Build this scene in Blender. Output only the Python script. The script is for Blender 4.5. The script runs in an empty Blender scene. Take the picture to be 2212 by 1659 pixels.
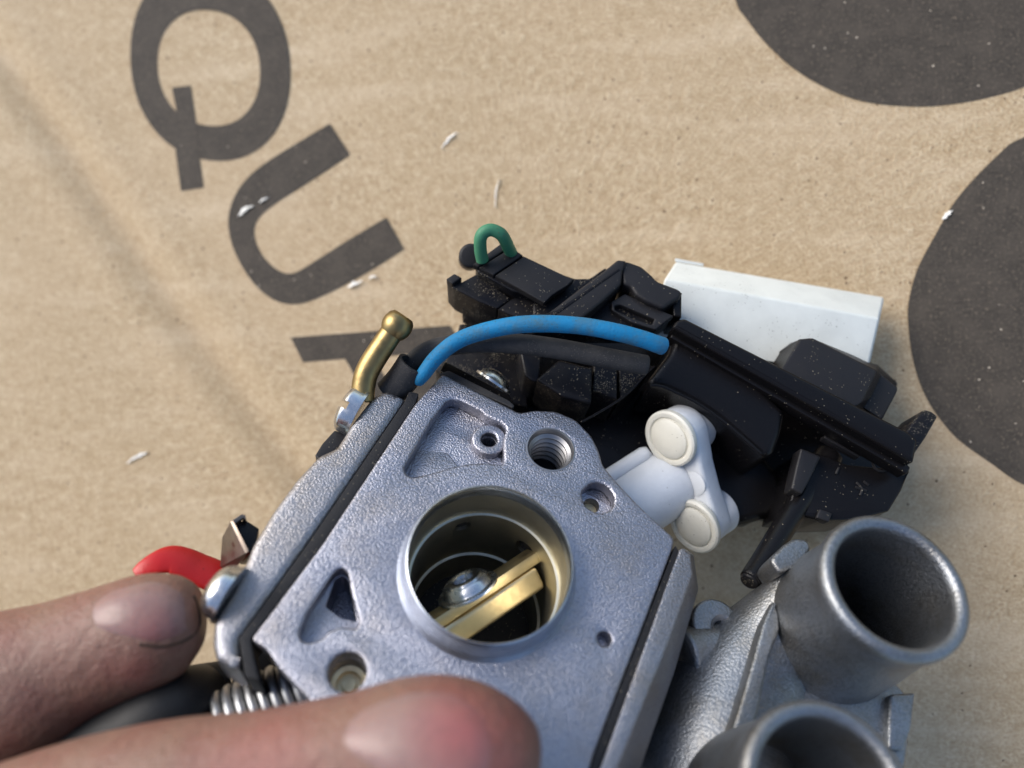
import bpy, bmesh, math, random
from mathutils import Vector, Matrix
random.seed(7)
SC = bpy.context.scene
SC.unit_settings.system = 'METRIC'
SC.unit_settings.scale_length = 0.01          # one unit is one centimetre
COL = SC.collection

# ------------------------------------------------------------------ camera
F, CX, CY = 1664.0, 1106.0, 829.5             # lens in pixels of a 2212 px wide frame
PA, PB, PC = 0.0625, 0.0098, -0.004           # the cardboard plane: 1/depth = PA + PB x + PC y
nz = Vector((-PB, -PC, PA)).normalized()
ex = (Vector((1, 0, 0)) - nz * nz.x).normalized()
ey = nz.cross(ex)
R = Matrix((ex, ey, nz))                      # camera axes -> world axes
CAMLOC = R @ Vector((0, 0, 1 / PA))
cam = bpy.data.cameras.new('camera')
cam.sensor_width = 36; cam.lens = F / 2212 * 36
cam.clip_start = 0.1; cam.clip_end = 500
cam.dof.use_dof = True
cam.dof.focus_distance = 12.2
cam.dof.aperture_fstop = (cam.lens / 1000) / 0.26   # aperture 2.6 mm wide
camo = bpy.data.objects.new('camera', cam); COL.objects.link(camo)
camo.matrix_world = Matrix.Translation(CAMLOC) @ R.to_4x4()
SC.camera = camo
# ------------------------------------------------------------------ sky and sun
SUN_AZ, SUN_EL = math.radians(146), math.radians(40)    # azimuth from +X, counter-clockwise
world = bpy.data.worlds.new("World"); SC.world = world; world.use_nodes = True
wt = world.node_tree; wt.nodes.clear()
sky = wt.nodes.new('ShaderNodeTexSky'); sky.sky_type = 'NISHITA'; sky.sun_disc = False
sky.sun_elevation = SUN_EL; sky.sun_rotation = math.pi / 2 - SUN_AZ
sky.air_density = 1.0; sky.dust_density = 1.6; sky.ozone_density = 1.0
bg = wt.nodes.new('ShaderNodeBackground'); bg.inputs[1].default_value = 0.14
wo = wt.nodes.new('ShaderNodeOutputWorld')
wt.links.new(sky.outputs[0], bg.inputs[0]); wt.links.new(bg.outputs[0], wo.inputs[0])
sl = bpy.data.lights.new('sun', 'SUN'); sl.energy = 2.4; sl.angle = math.radians(42); sl.color = (1.0, 0.95, 0.88)
so = bpy.data.objects.new('sun', sl); COL.objects.link(so)
sd = Vector((math.cos(SUN_AZ) * math.cos(SUN_EL), math.sin(SUN_AZ) * math.cos(SUN_EL), math.sin(SUN_EL)))
so.rotation_euler = sd.to_track_quat('Z', 'Y').to_euler(); so.location = sd * 60
SC.view_settings.view_transform = 'Standard'; SC.view_settings.look = 'None'
SC.view_settings.gamma = 1; SC.view_settings.exposure = 0.62
SC.render.engine = 'CYCLES'
SC.cycles.use_denoising = True
SC.cycles.max_bounces = 8

# ------------------------------------------------------------------ frames
def cs(x, y, z):                               # picture point at camera depth z -> camera space
    return Vector(((x - CX) / F * z, -(y - CY) / F * z, -z))
def wpt(c): return CAMLOC + R @ c
class Frame:
    """A flat working plane: axes u, v and n (n towards the viewer), origin o, all in camera space."""
    def __init__(s, o, u, n):
        s.o = Vector(o); s.n = Vector(n).normalized(); u = Vector(u)
        s.u = (u - s.n * u.dot(s.n)).normalized(); s.v = s.n.cross(s.u)
    def on(s, x, y, d=0.0):                    # picture point -> local point at height d over the plane
        p = cs(x, y, 1.0); t = (s.o.dot(s.n) + d) / p.dot(s.n)
        return s.loc(p * t)
    def loc(s, c): q = c - s.o; return Vector((q.dot(s.u), q.dot(s.v), q.dot(s.n)))
    def at(s, x, y, z): return s.loc(cs(x, y, z))
    def mat(s):
        m = Matrix((R @ s.u, R @ s.v, R @ s.n)).transposed().to_4x4()
        m.translation = wpt(s.o); return m
D = Vector((-0.137, -0.572, -0.809)); WX = Vector((0.897, -0.419, 0.144))
FC = Frame(cs(1046, 1243, 10.5), WX, -D)                                  # the carburettor's face, at the bore
FH = Frame(cs(1700, 850, 12.5), (0.86, -0.47, 0.13), (0.05, 0.35, 0.93))  # the black plastic housing
GR = None
class Ground:
    o = Vector((0, 0, -1 / PA))
    def __init__(s): s.f = Frame(Vector((0, 0, -1 / PA)), (1, 0, 0), nz)
    def on(s, x, y, d=0): return s.f.on(x, y, d)
GF = Ground().f
def Z(scale, ox, oy):                          # a reader for points measured in an enlarged crop
    k = 0.8640625
    return lambda pts: [(x / scale * k + ox * k, y / scale * k + oy * k) for x, y in pts]
z1 = Z(2.765, 480, 760); z2 = Z(2.765, 1080, 540); z3 = Z(2.765, 1600, 600); z4 = Z(3.687, 1480, 960)
z5 = Z(3.016, 900, 1150); z6 = Z(2.212, 1480, 1220); z7 = Z(2.4578, 0, 1250); z8 = Z(2.4578, 600, 1450)
z9 = Z(3.95, 960, 900); zA = Z(1.8436, 0, 0); zB = Z(1.515, 1100, 0)

# ------------------------------------------------------------------ materials
def newmat(name):
    m = bpy.data.materials.new(name); m.use_nodes = True
    nt = m.node_tree; b = nt.nodes['Principled BSDF']
    return m, nt, b
def N(nt, t, **kw):
    n = nt.nodes.new(t)
    for k, v in kw.items():
        if k in n.inputs: n.inputs[k].default_value = v
        else: setattr(n, k, v)
    return n
def L(nt, a, b): nt.links.new(a, b)
def ramp(nt, fac, stops):
    r = N(nt, 'ShaderNodeValToRGB'); e = r.color_ramp.elements
    while len(e) > 1: e.remove(e[-1])
    e[0].position = stops[0][0]; e[0].color = stops[0][1]
    for p, c in stops[1:]:
        q = e.new(p); q.color = c
    L(nt, fac, r.inputs[0]); return r.outputs[0]
def g(v): return (v, v, v, 1)
def rgb(c): return (c[0], c[1], c[2], 1)
def noise(nt, co, scale, detail=4, rough=0.55, dist=0.0):
    n = N(nt, 'ShaderNodeTexNoise'); n.inputs['Scale'].default_value = scale
    n.inputs['Detail'].default_value = detail; n.inputs['Roughness'].default_value = rough
    n.inputs['Distortion'].default_value = dist
    L(nt, co, n.inputs['Vector']); return n.outputs['Fac']
def bump(nt, b, h, dist, strength=1.0, prev=None):
    u = N(nt, 'ShaderNodeBump'); u.inputs['Distance'].default_value = dist; u.inputs['Strength'].default_value = strength
    L(nt, h, u.inputs['Height'])
    if prev is not None: L(nt, prev, u.inputs['Normal'])
    L(nt, u.outputs[0], b.inputs['Normal']); return u.outputs[0]
def mix(nt, fac, a, b):
    m = N(nt, 'ShaderNodeMix'); m.data_type = 'RGBA'
    for s, v in ((m.inputs[0], fac), (m.inputs[6], a), (m.inputs[7], b)):
        if hasattr(v, 'is_linked') or hasattr(v, 'node'): L(nt, v, s)
        else: s.default_value = v
    return m.outputs[2]
def specks(nt, co, scale, size, keep):
    """small crumbs: 1 inside a speck, 0 outside; `keep` is how thickly they lie (socket or number)"""
    wob = N(nt, 'ShaderNodeTexNoise'); wob.inputs['Scale'].default_value = scale * 1.3; L(nt, co, wob.inputs['Vector'])
    add = N(nt, 'ShaderNodeVectorMath', operation='MULTIPLY_ADD'); add.inputs[1].default_value = (0.6 / scale,) * 3
    L(nt, wob.outputs['Color'], add.inputs[0]); L(nt, co, add.inputs[2])
    v = N(nt, 'ShaderNodeTexVoronoi'); v.inputs['Scale'].default_value = scale; L(nt, add.outputs[0], v.inputs['Vector'])
    lt = N(nt, 'ShaderNodeMath', operation='LESS_THAN'); lt.inputs[1].default_value = size; L(nt, v.outputs['Distance'], lt.inputs[0])
    sp = N(nt, 'ShaderNodeSeparateColor'); L(nt, v.outputs['Color'], sp.inputs[0])
    k = N(nt, 'ShaderNodeMath', operation='LESS_THAN'); L(nt, sp.outputs[0], k.inputs[0])
    if hasattr(keep, 'node'): L(nt, keep, k.inputs[1])
    else: k.inputs[1].default_value = keep
    m = N(nt, 'ShaderNodeMath', operation='MULTIPLY'); L(nt, lt.outputs[0], m.inputs[0]); L(nt, k.outputs[0], m.inputs[1])
    return m.outputs[0]
def cast(name, col, rough=0.42, bd=0.012, grain=24, metal=1.0, tint=(0.55, 0.47, 0.36), stain=0.35):
    m, nt, b = newmat(name)
    co = N(nt, 'ShaderNodeTexCoord').outputs['Object']
    vr = N(nt, 'ShaderNodeTexVoronoi'); vr.feature = 'SMOOTH_F1'; vr.inputs['Scale'].default_value = grain * 0.8; vr.inputs['Smoothness'].default_value = 0.4; L(nt, co, vr.inputs['Vector'])
    n1 = vr.outputs['Distance']; n2 = noise(nt, co, 1.3, 4, 0.6); n3 = noise(nt, co, grain * 2.3, 2, 0.5)
    c = mix(nt, ramp(nt, n2, [(0.45, g(0)), (0.72, g(stain))]), rgb(col), rgb([col[i] * tint[i] / 0.55 for i in range(3)]))
    c = mix(nt, ramp(nt, n1, [(0.42, g(0)), (0.75, g(0.4))]), c, rgb([v * 0.5 for v in col]))
    c = mix(nt, ramp(nt, n3, [(0.56, g(0)), (0.68, g(0.6))]), c, rgb([min(1, v * 1.7) for v in col]))  # sparkle of the grain painted in as brighter specks
    L(nt, c, b.inputs['Base Color']); b.inputs['Metallic'].default_value = metal
    L(nt, ramp(nt, n3, [(0.3, g(rough - 0.1)), (0.7, g(rough + 0.14))]), b.inputs['Roughness'])
    p = bump(nt, b, n1, bd, 1.0); bump(nt, b, n3, bd * 0.35, 1.0, p)
    return m
def machined(name, col, rough=0.25, scale=(3, 3, 90), bd=0.0015, aniso=0.0):
    m, nt, b = newmat(name)
    co = N(nt, 'ShaderNodeTexCoord').outputs['Object']
    mp = N(nt, 'ShaderNodeMapping'); mp.inputs['Scale'].default_value = scale; L(nt, co, mp.inputs['Vector'])
    n = noise(nt, mp.outputs[0], 1.0, 3, 0.6); n2 = noise(nt, co, 2.0, 4)
    L(nt, mix(nt, ramp(nt, n2, [(0.4, g(0)), (0.75, g(0.5))]), rgb(col), rgb([v * 0.6 for v in col])), b.inputs['Base Color'])
    b.inputs['Metallic'].default_value = 1
    L(nt, ramp(nt, n, [(0.3, g(rough)), (0.7, g(rough + 0.15))]), b.inputs['Roughness'])
    bump(nt, b, n, bd)
    return m
def plastic(name, col, rough=0.35, bd=0.002, grain=40, dust=0.0, dcol=(0.30, 0.26, 0.19), spec=0.35, sss=0.0, film=0.12):
    m, nt, b = newmat(name)
    co = N(nt, 'ShaderNodeTexCoord').outputs['Object']
    n1 = noise(nt, co, grain, 3); n2 = noise(nt, co, 1.5, 4)
    c = mix(nt, ramp(nt, n2, [(0.35, g(0)), (0.7, g(1))]), rgb(col), rgb([v * 0.88 for v in col]))
    r = ramp(nt, n2, [(0.3, g(rough)), (0.7, g(rough + 0.12))])
    if dust > 0:
        patch = ramp(nt, noise(nt, co, 1.6, 5, 0.65), [(0.48, g(dust * 0.05)), (0.66, g(min(1, dust * 1.5)))])
        s = specks(nt, co, 48, 0.30, patch)
        s2 = specks(nt, co, 24, 0.20, ramp(nt, noise(nt, co, 1.4, 3, 0.5), [(0.45, g(0)), (0.65, g(dust * 0.7))]))
        mx = N(nt, 'ShaderNodeMath', operation='MAXIMUM'); L(nt, s, mx.inputs[0]); L(nt, s2, mx.inputs[1])
        c = mix(nt, mx.outputs[0], c, rgb(dcol))
        coat = ramp(nt, noise(nt, co, 3.0, 5, 0.65), [(0.45, g(0)), (0.75, g(film if film > 0.12 else dust * 0.12))])
        c = mix(nt, coat, c, rgb([v * (0.5 if film <= 0.12 else 1) for v in dcol]))
        h = N(nt, 'ShaderNodeMath', operation='ADD'); L(nt, mx.outputs[0], h.inputs[0]); L(nt, n1, h.inputs[1])
        bump(nt, b, h.outputs[0], max(bd, 0.004))
        r2 = N(nt, 'ShaderNodeMath', operation='ADD'); L(nt, r, r2.inputs[0]); L(nt, mx.outputs[0], r2.inputs[1]); r2.use_clamp = True
        r = r2.outputs[0]
    else:
        bump(nt, b, n1, bd)
    L(nt, c, b.inputs['Base Color']); L(nt, r, b.inputs['Roughness'])
    b.inputs['Specular IOR Level'].default_value = spec
    if sss:
        b.inputs['Subsurface Weight'].default_value = sss; b.inputs['Subsurface Radius'].default_value = (0.2, 0.2, 0.2)
        b.inputs['Subsurface Scale'].default_value = 1.0
    return m
M = {}
M['cast'] = cast('cast_zinc', (0.345, 0.352, 0.405), rough=0.39, grain=48, bd=-0.0085, stain=0.6)
M['cast_cover'] = cast('cast_cover', (0.32, 0.32, 0.345), rough=0.40, stain=0.7, grain=44, bd=-0.009)
M['manifold'] = cast('manifold_casting', (0.27, 0.285, 0.305), rough=0.44, bd=-0.006, grain=36, stain=0.95, tint=(0.42, 0.36, 0.28))
M['bore_in'] = machined('turned_bore', (0.50, 0.475, 0.385), 0.33)  # warm reflection in the bore painted into the metal's base colour
M['collar'] = machined('turned_collar', (0.58, 0.63, 0.70), 0.22, (2, 2, 60))
M['brass'] = machined('brass', (0.82, 0.66, 0.38), 0.34, (12, 12, 12))
M['brass_old'] = machined('brass_old', (0.31, 0.225, 0.10), 0.33, (9, 9, 9), 0.004)
M['steel'] = machined('plated_steel', (0.60, 0.61, 0.62), 0.18, (10, 10, 10))
M['zinc'] = machined('zinc_wire', (0.55, 0.56, 0.57), 0.42, (20, 20, 20))
M['gasket'] = plastic('gasket_rubber', (0.012, 0.012, 0.014), 0.6, 0.006, 30, dust=0.12)
M['black'] = plastic('black_plastic', (0.005, 0.005, 0.007), 0.30, 0.0015, 60, dust=0.55, spec=0.2)
M['black_clean'] = plastic('black_gloss', (0.006, 0.0055, 0.006), 0.13, 0.001, 60, dust=0.03, spec=0.2)
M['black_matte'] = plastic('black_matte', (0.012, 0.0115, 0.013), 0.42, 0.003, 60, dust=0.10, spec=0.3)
M['rubber'] = plastic('grey_rubber', (0.030, 0.030, 0.032), 0.65, 0.006, 30, dust=0.35, dcol=(0.11, 0.10, 0.09), spec=0.3, film=0.3)
M['blue'] = plastic('blue_insulation', (0.006, 0.17, 0.36), 0.6, 0.008, 26, dust=0.6, dcol=(0.06, 0.115, 0.13), spec=0.3, film=0.75)
M['green'] = plastic('green_insulation', (0.045, 0.19, 0.10), 0.5, 0.004, 20, dust=0.15, dcol=(0.16, 0.14, 0.08))
M['white'] = plastic('white_plastic', (0.68, 0.71, 0.75), 0.36, 0.0015, 20, dust=0.02, dcol=(0.10, 0.08, 0.05), spec=0.4, sss=0.6)
M['cap'] = plastic('ivory_cap', (0.68, 0.66, 0.58), 0.38, 0.002, 20, dust=0.03, dcol=(0.12, 0.09, 0.05), spec=0.4, sss=0.5)
M['box'] = plastic('white_box', (0.66, 0.68, 0.64), 0.4, 0.001, 20, dust=0.05, dcol=(0.06, 0.05, 0.04), spec=0.35, sss=0.15)
M['soft'] = plastic('soft_black', (0.014, 0.014, 0.015), 0.5, 0.004, 30, dust=0.0, spec=0.3)
M['thread'] = machined('tapped_thread', (0.30, 0.30, 0.31), 0.38, (4, 4, 50))
M['dirt'] = plastic('grime', (0.05, 0.03, 0.02), 0.8, 0.004, 20)
M['oldsteel'] = machined('tarnished_steel', (0.22, 0.18, 0.15), 0.35, (10, 10, 10))
M['red'] = plastic('red_plastic', (0.46, 0.014, 0.014), 0.3, 0.002, 10, dust=0.05, dcol=(0.05, 0.01, 0.01))
M['flake'] = plastic('paper_flake', (0.85, 0.82, 0.74), 0.7, 0.004, 20)

def cardboard_mat():
    m, nt, b = newmat('cardboard')
    co = N(nt, 'ShaderNodeTexCoord').outputs['Object']
    big = noise(nt, co, 0.16, 4, 0.6); mid = noise(nt, co, 4.2, 6, 0.7); fine = noise(nt, co, 17, 4, 0.7)
    c = ramp(nt, mid, [(0.28, rgb((0.38, 0.285, 0.165))), (0.5, rgb((0.480, 0.373, 0.235))), (0.75, rgb((0.60, 0.49, 0.33)))])
    c = mix(nt, ramp(nt, fine, [(0.35, g(0.75)), (0.6, g(0))]), c, rgb((0.27, 0.17, 0.085)))
    c = mix(nt, ramp(nt, big, [(0.45, g(0)), (0.65, g(0.35))]), c, rgb((0.47, 0.35, 0.22)))
    mp = N(nt, 'ShaderNodeMapping'); mp.inputs['Scale'].default_value = (7, 30, 7); mp.inputs['Rotation'].default_value = (0, 0, 0.6)
    L(nt, co, mp.inputs['Vector'])
    fib = noise(nt, mp.outputs[0], 1.0, 3, 0.6)
    c = mix(nt, ramp(nt, fib, [(0.56, g(0)), (0.74, g(0.5))]), c, rgb((0.66, 0.54, 0.38)))
    wv = N(nt, 'ShaderNodeTexNoise'); wm = N(nt, 'ShaderNodeMapping'); wm.inputs['Scale'].default_value = (0.25, 1.3, 1); wm.inputs['Rotation'].default_value = (0, 0, 0.6)
    L(nt, co, wm.inputs['Vector']); L(nt, wm.outputs[0], wv.inputs['Vector']); wv.inputs['Scale'].default_value = 1.0; wv.inputs['Detail'].default_value = 3
    c = mix(nt, ramp(nt, wv.outputs['Fac'], [(0.5, g(0)), (0.72, g(0.28))]), c, rgb((0.64, 0.52, 0.37)))
    c = mix(nt, specks(nt, co, 6, 0.14, 0.22), c, rgb((0.13, 0.08, 0.045)))
    c = mix(nt, specks(nt, co, 5.3, 0.06, 0.12), c, rgb((0.72, 0.64, 0.5)))
    L(nt, c, b.inputs['Base Color']); b.inputs['Roughness'].default_value = 0.75; b.inputs['Specular IOR Level'].default_value = 0.25
    h = N(nt, 'ShaderNodeMath', operation='ADD'); L(nt, fine, h.inputs[0]); L(nt, mid, h.inputs[1])
    bump(nt, b, h.outputs[0], 0.02)
    return m
def ink_mat():
    m, nt, b = newmat('printed_ink')
    co = N(nt, 'ShaderNodeTexCoord').outputs['Object']
    fine = noise(nt, co, 16, 4, 0.7); mid = noise(nt, co, 2.2, 4)
    c = ramp(nt, fine, [(0.3, rgb((0.042, 0.036, 0.029))), (0.58, rgb((0.066, 0.056, 0.046))), (0.72, rgb((0.19, 0.15, 0.105)))])
    c = mix(nt, ramp(nt, mid, [(0.4, g(0)), (0.7, g(0.6))]), c, rgb((0.088, 0.073, 0.058)))
    c = mix(nt, specks(nt, co, 5, 0.09, 0.25), c, rgb((0.42, 0.36, 0.28)))
    L(nt, c, b.inputs['Base Color']); b.inputs['Roughness'].default_value = 0.7; b.inputs['Specular IOR Level'].default_value = 0.12
    bump(nt, b, fine, 0.014)
    return m
M['card'] = cardboard_mat(); M['ink'] = ink_mat()
def skin_mat(name, base, red, spots):
    m, nt, b = newmat(name)
    tc = N(nt, 'ShaderNodeTexCoord'); co = tc.outputs['Object']
    n2 = noise(nt, co, 1.4, 4, 0.6); n1 = noise(nt, co, 12, 4, 0.6)
    c = mix(nt, ramp(nt, n2, [(0.38, g(0)), (0.68, g(0.8))]), rgb(base), rgb(red))
    for p, r, w in spots:                       # flushed spots of the skin itself
        vm = N(nt, 'ShaderNodeVectorMath', operation='DISTANCE'); vm.inputs[1].default_value = p; L(nt, co, vm.inputs[0])
        dv = N(nt, 'ShaderNodeMath', operation='DIVIDE'); dv.inputs[1].default_value = r; L(nt, vm.outputs['Value'], dv.inputs[0])
        c = mix(nt, ramp(nt, dv.outputs[0], [(0.0, g(w)), (1.0, g(0))]), c, rgb((0.36, 0.085, 0.085)))
    c = mix(nt, ramp(nt, n1, [(0.3, g(0.3)), (0.5, g(0))]), c, rgb([v * 0.5 for v in base]))
    L(nt, c, b.inputs['Base Color'])
    b.inputs['Roughness'].default_value = 0.48; b.inputs['Specular IOR Level'].default_value = 0.4
    b.inputs['Subsurface Weight'].default_value = 0.25
    b.inputs['Subsurface Radius'].default_value = (0.25, 0.09, 0.05); b.inputs['Subsurface Scale'].default_value = 0.8
    v = N(nt, 'ShaderNodeTexVoronoi'); v.feature = 'DISTANCE_TO_EDGE'; v.inputs['Scale'].default_value = 14; L(nt, co, v.inputs['Vector'])
    if name == 'nail':
        b.inputs['Roughness'].default_value = 0.5; b.inputs['Specular IOR Level'].default_value = 0.3; bump(nt, b, n1, 0.005); return m
    p = bump(nt, b, v.outputs['Distance'], 0.014, 0.7)
    if name == 'skin':
        p = bump(nt, b, noise(nt, co, 4.5, 5, 0.65, 0.6), 0.05, 0.8, p)
    bump(nt, b, n1, 0.014, 0.7, p)
    return m

# ------------------------------------------------------------------ mesh helpers
def finish(me, ang=35):
    for p in me.polygons: p.use_smooth = True
    me.set_sharp_from_angle(angle=math.radians(ang))
def link(name, me, mat, parent=None, ang=35, smooth=True):
    o = bpy.data.objects.new(name, me); COL.objects.link(o)
    if mat is not None:
        me.materials.clear(); me.materials.append(mat)
    if smooth: finish(me, ang)
    if parent is not None: o.parent = parent
    return o
def thing(name, frame, label, cat, group=None):
    o = bpy.data.objects.new(name, None); COL.objects.link(o)
    o.empty_display_size = 0.5; o.matrix_world = frame.mat()
    o['label'] = label; o['category'] = cat
    if group: o['group'] = group
    return o
def tag(o, frame, label, cat, group=None):
    o.matrix_world = frame.mat(); o['label'] = label; o['category'] = cat
    if group: o['group'] = group
    return o
def roundp(pts, r=0.06, k=4):
    """round every corner of a closed 2D outline"""
    P = [Vector((p[0], p[1])) for p in pts]; out = []
    n = len(P)
    for i in range(n):
        a, b, c = P[i - 1], P[i], P[(i + 1) % n]
        e1 = a - b; e2 = c - b; l1 = e1.length; l2 = e2.length
        if l1 < 1e-6 or l2 < 1e-6: continue
        q = min(r, l1 * 0.45, l2 * 0.45); s = b + e1 / l1 * q; t = b + e2 / l2 * q
        for j in range(k + 1):
            w = j / k
            out.append(s * (1 - w) ** 2 + b * 2 * w * (1 - w) + t * w * w)
    return out
def spline(pts, n=6, closed=True):
    """Catmull-Rom through the points (any dimension)"""
    P = [Vector(p) for p in pts]; m = len(P); out = []
    rng = range(m) if closed else range(m - 1)
    for i in rng:
        if closed: p0, p1, p2, p3 = P[i - 1], P[i], P[(i + 1) % m], P[(i + 2) % m]
        else: p0, p1, p2, p3 = P[max(i - 1, 0)], P[i], P[i + 1], P[min(i + 2, m - 1)]
        for j in range(n):
            t = j / n
            out.append(0.5 * ((2 * p1) + (p2 - p0) * t + (2 * p0 - 5 * p1 + 4 * p2 - p3) * t * t + (3 * p1 - p0 - 3 * p2 + p3) * t ** 3))
    if not closed: out.append(P[-1])
    return out
def circle(c, r, n=40): return [Vector((c[0] + r * math.cos(2 * math.pi * i / n), c[1] + r * math.sin(2 * math.pi * i / n))) for i in range(n)]
def slab(outline, holes, top, th, bev=0.03, res=2):
    """solid plate from closed 2D outlines: front face at height `top`, thickness th, rounded edges"""
    cu = bpy.data.curves.new('c', 'CURVE'); cu.dimensions = '2D'; cu.fill_mode = 'BOTH'
    for ring in [outline] + list(holes):
        sp = cu.splines.new('POLY'); sp.points.add(len(ring) - 1)
        for i, p in enumerate(ring): sp.points[i].co = (p[0], p[1], 0, 1)
        sp.use_cyclic_u = True
    bev = min(bev, th * 0.45)
    cu.extrude = th / 2 - bev; cu.bevel_depth = bev; cu.bevel_resolution = res; cu.offset = -bev
    o = bpy.data.objects.new('tmp', cu); COL.objects.link(o)
    dg = bpy.context.evaluated_depsgraph_get()
    me = bpy.data.meshes.new_from_object(o.evaluated_get(dg))
    bpy.data.objects.remove(o); bpy.data.curves.remove(cu)
    me.transform(Matrix.Translation((0, 0, top - th / 2)))
    bm = bmesh.new(); bm.from_mesh(me); bmesh.ops.remove_doubles(bm, verts=bm.verts, dist=1e-4)
    bm.to_mesh(me); bm.free()
    return me
def L2(fr, pts, d): return [fr.on(x, y, d) for x, y in pts]
def plate(name, fr, pts, d, th, mat, parent, r=0.05, bev=0.03, holes=(), smooth_outline=False, res=2):
    q = L2(fr, pts, d)
    q = spline([p.to_2d() for p in q], 5) if smooth_outline else roundp(q, r)
    return link(name, slab(q, holes, d, th, bev, res), mat, parent, 40)
def join(meshes):
    bm = bmesh.new()
    for m in meshes: bm.from_mesh(m)
    me = bpy.data.meshes.new('m'); bm.to_mesh(me); bm.free(); return me
def lathe(profile, seg=64, axis_o=(0, 0, 0), axis=(0, 0, 1), closed=False):
    """profile of (radius, height) turned about an axis"""
    a = Vector(axis).normalized(); x = a.orthogonal().normalized(); y = a.cross(x); o = Vector(axis_o)
    bm = bmesh.new(); rings = []
    for r, h in profile:
        if r < 1e-5: rings.append([bm.verts.new(o + a * h)]); continue
        rings.append([bm.verts.new(o + a * h + (x * math.cos(2 * math.pi * i / seg) + y * math.sin(2 * math.pi * i / seg)) * r) for i in range(seg)])
    pairs = list(zip(rings, rings[1:])) + ([(rings[-1], rings[0])] if closed else [])
    for A, B in pairs:
        for i in range(seg):
            j = (i + 1) % seg
            if len(A) == 1 and len(B) == 1: continue
            if len(A) == 1: bm.faces.new((A[0], B[i], B[j]))
            elif len(B) == 1: bm.faces.new((A[i], A[j], B[0]))
            else: bm.faces.new((A[i], A[j], B[j], B[i]))
    bmesh.ops.recalc_face_normals(bm, faces=bm.faces)
    me = bpy.data.meshes.new('m'); bm.to_mesh(me); bm.free(); return me
def tube(path, rad, seg=16, caps=True, sub=5, wob=0.0, flat=1.0, up=None):
    """round (or flattened) tube along a smooth path; rad is a number or a list per path point"""
    P = [Vector(p) for p in path]
    rr = rad if isinstance(rad, (list, tuple)) else [rad] * len(P)
    Q = spline([Vector((p.x, p.y, p.z, r)) for p, r in zip(P, rr)], sub, False) if sub > 1 else [Vector((p.x, p.y, p.z, r)) for p, r in zip(P, rr)]
    C = [q.to_3d() for q in Q]; S = [q[3] for q in Q]
    bm = bmesh.new(); rings = []; x = None
    for i, c in enumerate(C):
        t = (C[min(i + 1, len(C) - 1)] - C[max(i - 1, 0)]).normalized()
        if x is None: x = (Vector(up) if up else t.orthogonal())
        x = (x - t * x.dot(t)).normalized(); y = t.cross(x)
        k = 1 + wob * random.uniform(-1, 1)
        rings.append([bm.verts.new(c + (x * math.cos(2 * math.pi * j / seg) * flat + y * math.sin(2 * math.pi * j / seg)) * S[i] * k) for j in range(seg)])
    for A, B in zip(rings, rings[1:]):
        for i in range(seg): bm.faces.new((A[i], A[(i + 1) % seg], B[(i + 1) % seg], B[i]))
    if caps:
        for ring, sgn, i0, i1 in ((rings[0], -1, 0, 1), (rings[-1], 1, -1, -2)):
            t = (C[i0] - C[i1]).normalized(); r = S[i0]
            prev = ring
            for f, h in ((0.93, 0.18), (0.72, 0.28)):
                nr = [bm.verts.new(C[i0] + (v.co - C[i0]) * f + t * r * h * 0.5) for v in ring]
                for i in range(seg):
                    bm.faces.new((prev[i], prev[(i + 1) % seg], nr[(i + 1) % seg], nr[i]))
                prev = nr
            bm.faces.new(prev)
    bmesh.ops.recalc_face_normals(bm, faces=bm.faces)
    me = bpy.data.meshes.new('m'); bm.to_mesh(me); bm.free(); return me
def bevelled(bm, w, seg=2):
    bmesh.ops.recalc_face_normals(bm, faces=bm.faces)
    if w > 0: bmesh.ops.bevel(bm, geom=list(bm.edges), offset=w, segments=seg, profile=0.6, affect='EDGES', clamp_overlap=True)
    me = bpy.data.meshes.new('m'); bm.to_mesh(me); bm.free(); return me
def frustum(A, B, w=0.03, seg=2):
    """solid between two rings of 3D points (front ring A, back ring B)"""
    bm = bmesh.new(); a = [bm.verts.new(p) for p in A]; b = [bm.verts.new(p) for p in B]; n = len(a)
    bm.faces.new(a); bm.faces.new(b)
    for i in range(n): bm.faces.new((a[i], a[(i + 1) % n], b[(i + 1) % n], b[i]))
    return bevelled(bm, w, seg)
def block(o, ax, ay, az, w=0.03):
    o, ax, ay, az = map(Vector, (o, ax, ay, az))
    A = [o + az, o + ax + az, o + ax + ay + az, o + ay + az]; B = [p - az for p in A]
    return frustum(A, B, w)
def boolean(me, cutters):
    o = bpy.data.objects.new('tmpa', me); COL.objects.link(o); kill = [o]
    for c in cutters:
        co_ = bpy.data.objects.new('tmpb', c); COL.objects.link(co_); kill.append(co_)
        md = o.modifiers.new('b', 'BOOLEAN'); md.operation = 'DIFFERENCE'; md.solver = 'EXACT'; md.object = co_
    dg = bpy.context.evaluated_depsgraph_get(); dg.update()
    out = bpy.data.meshes.new_from_object(o.evaluated_get(dg))
    for k in kill: bpy.data.objects.remove(k)
    return out
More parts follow.
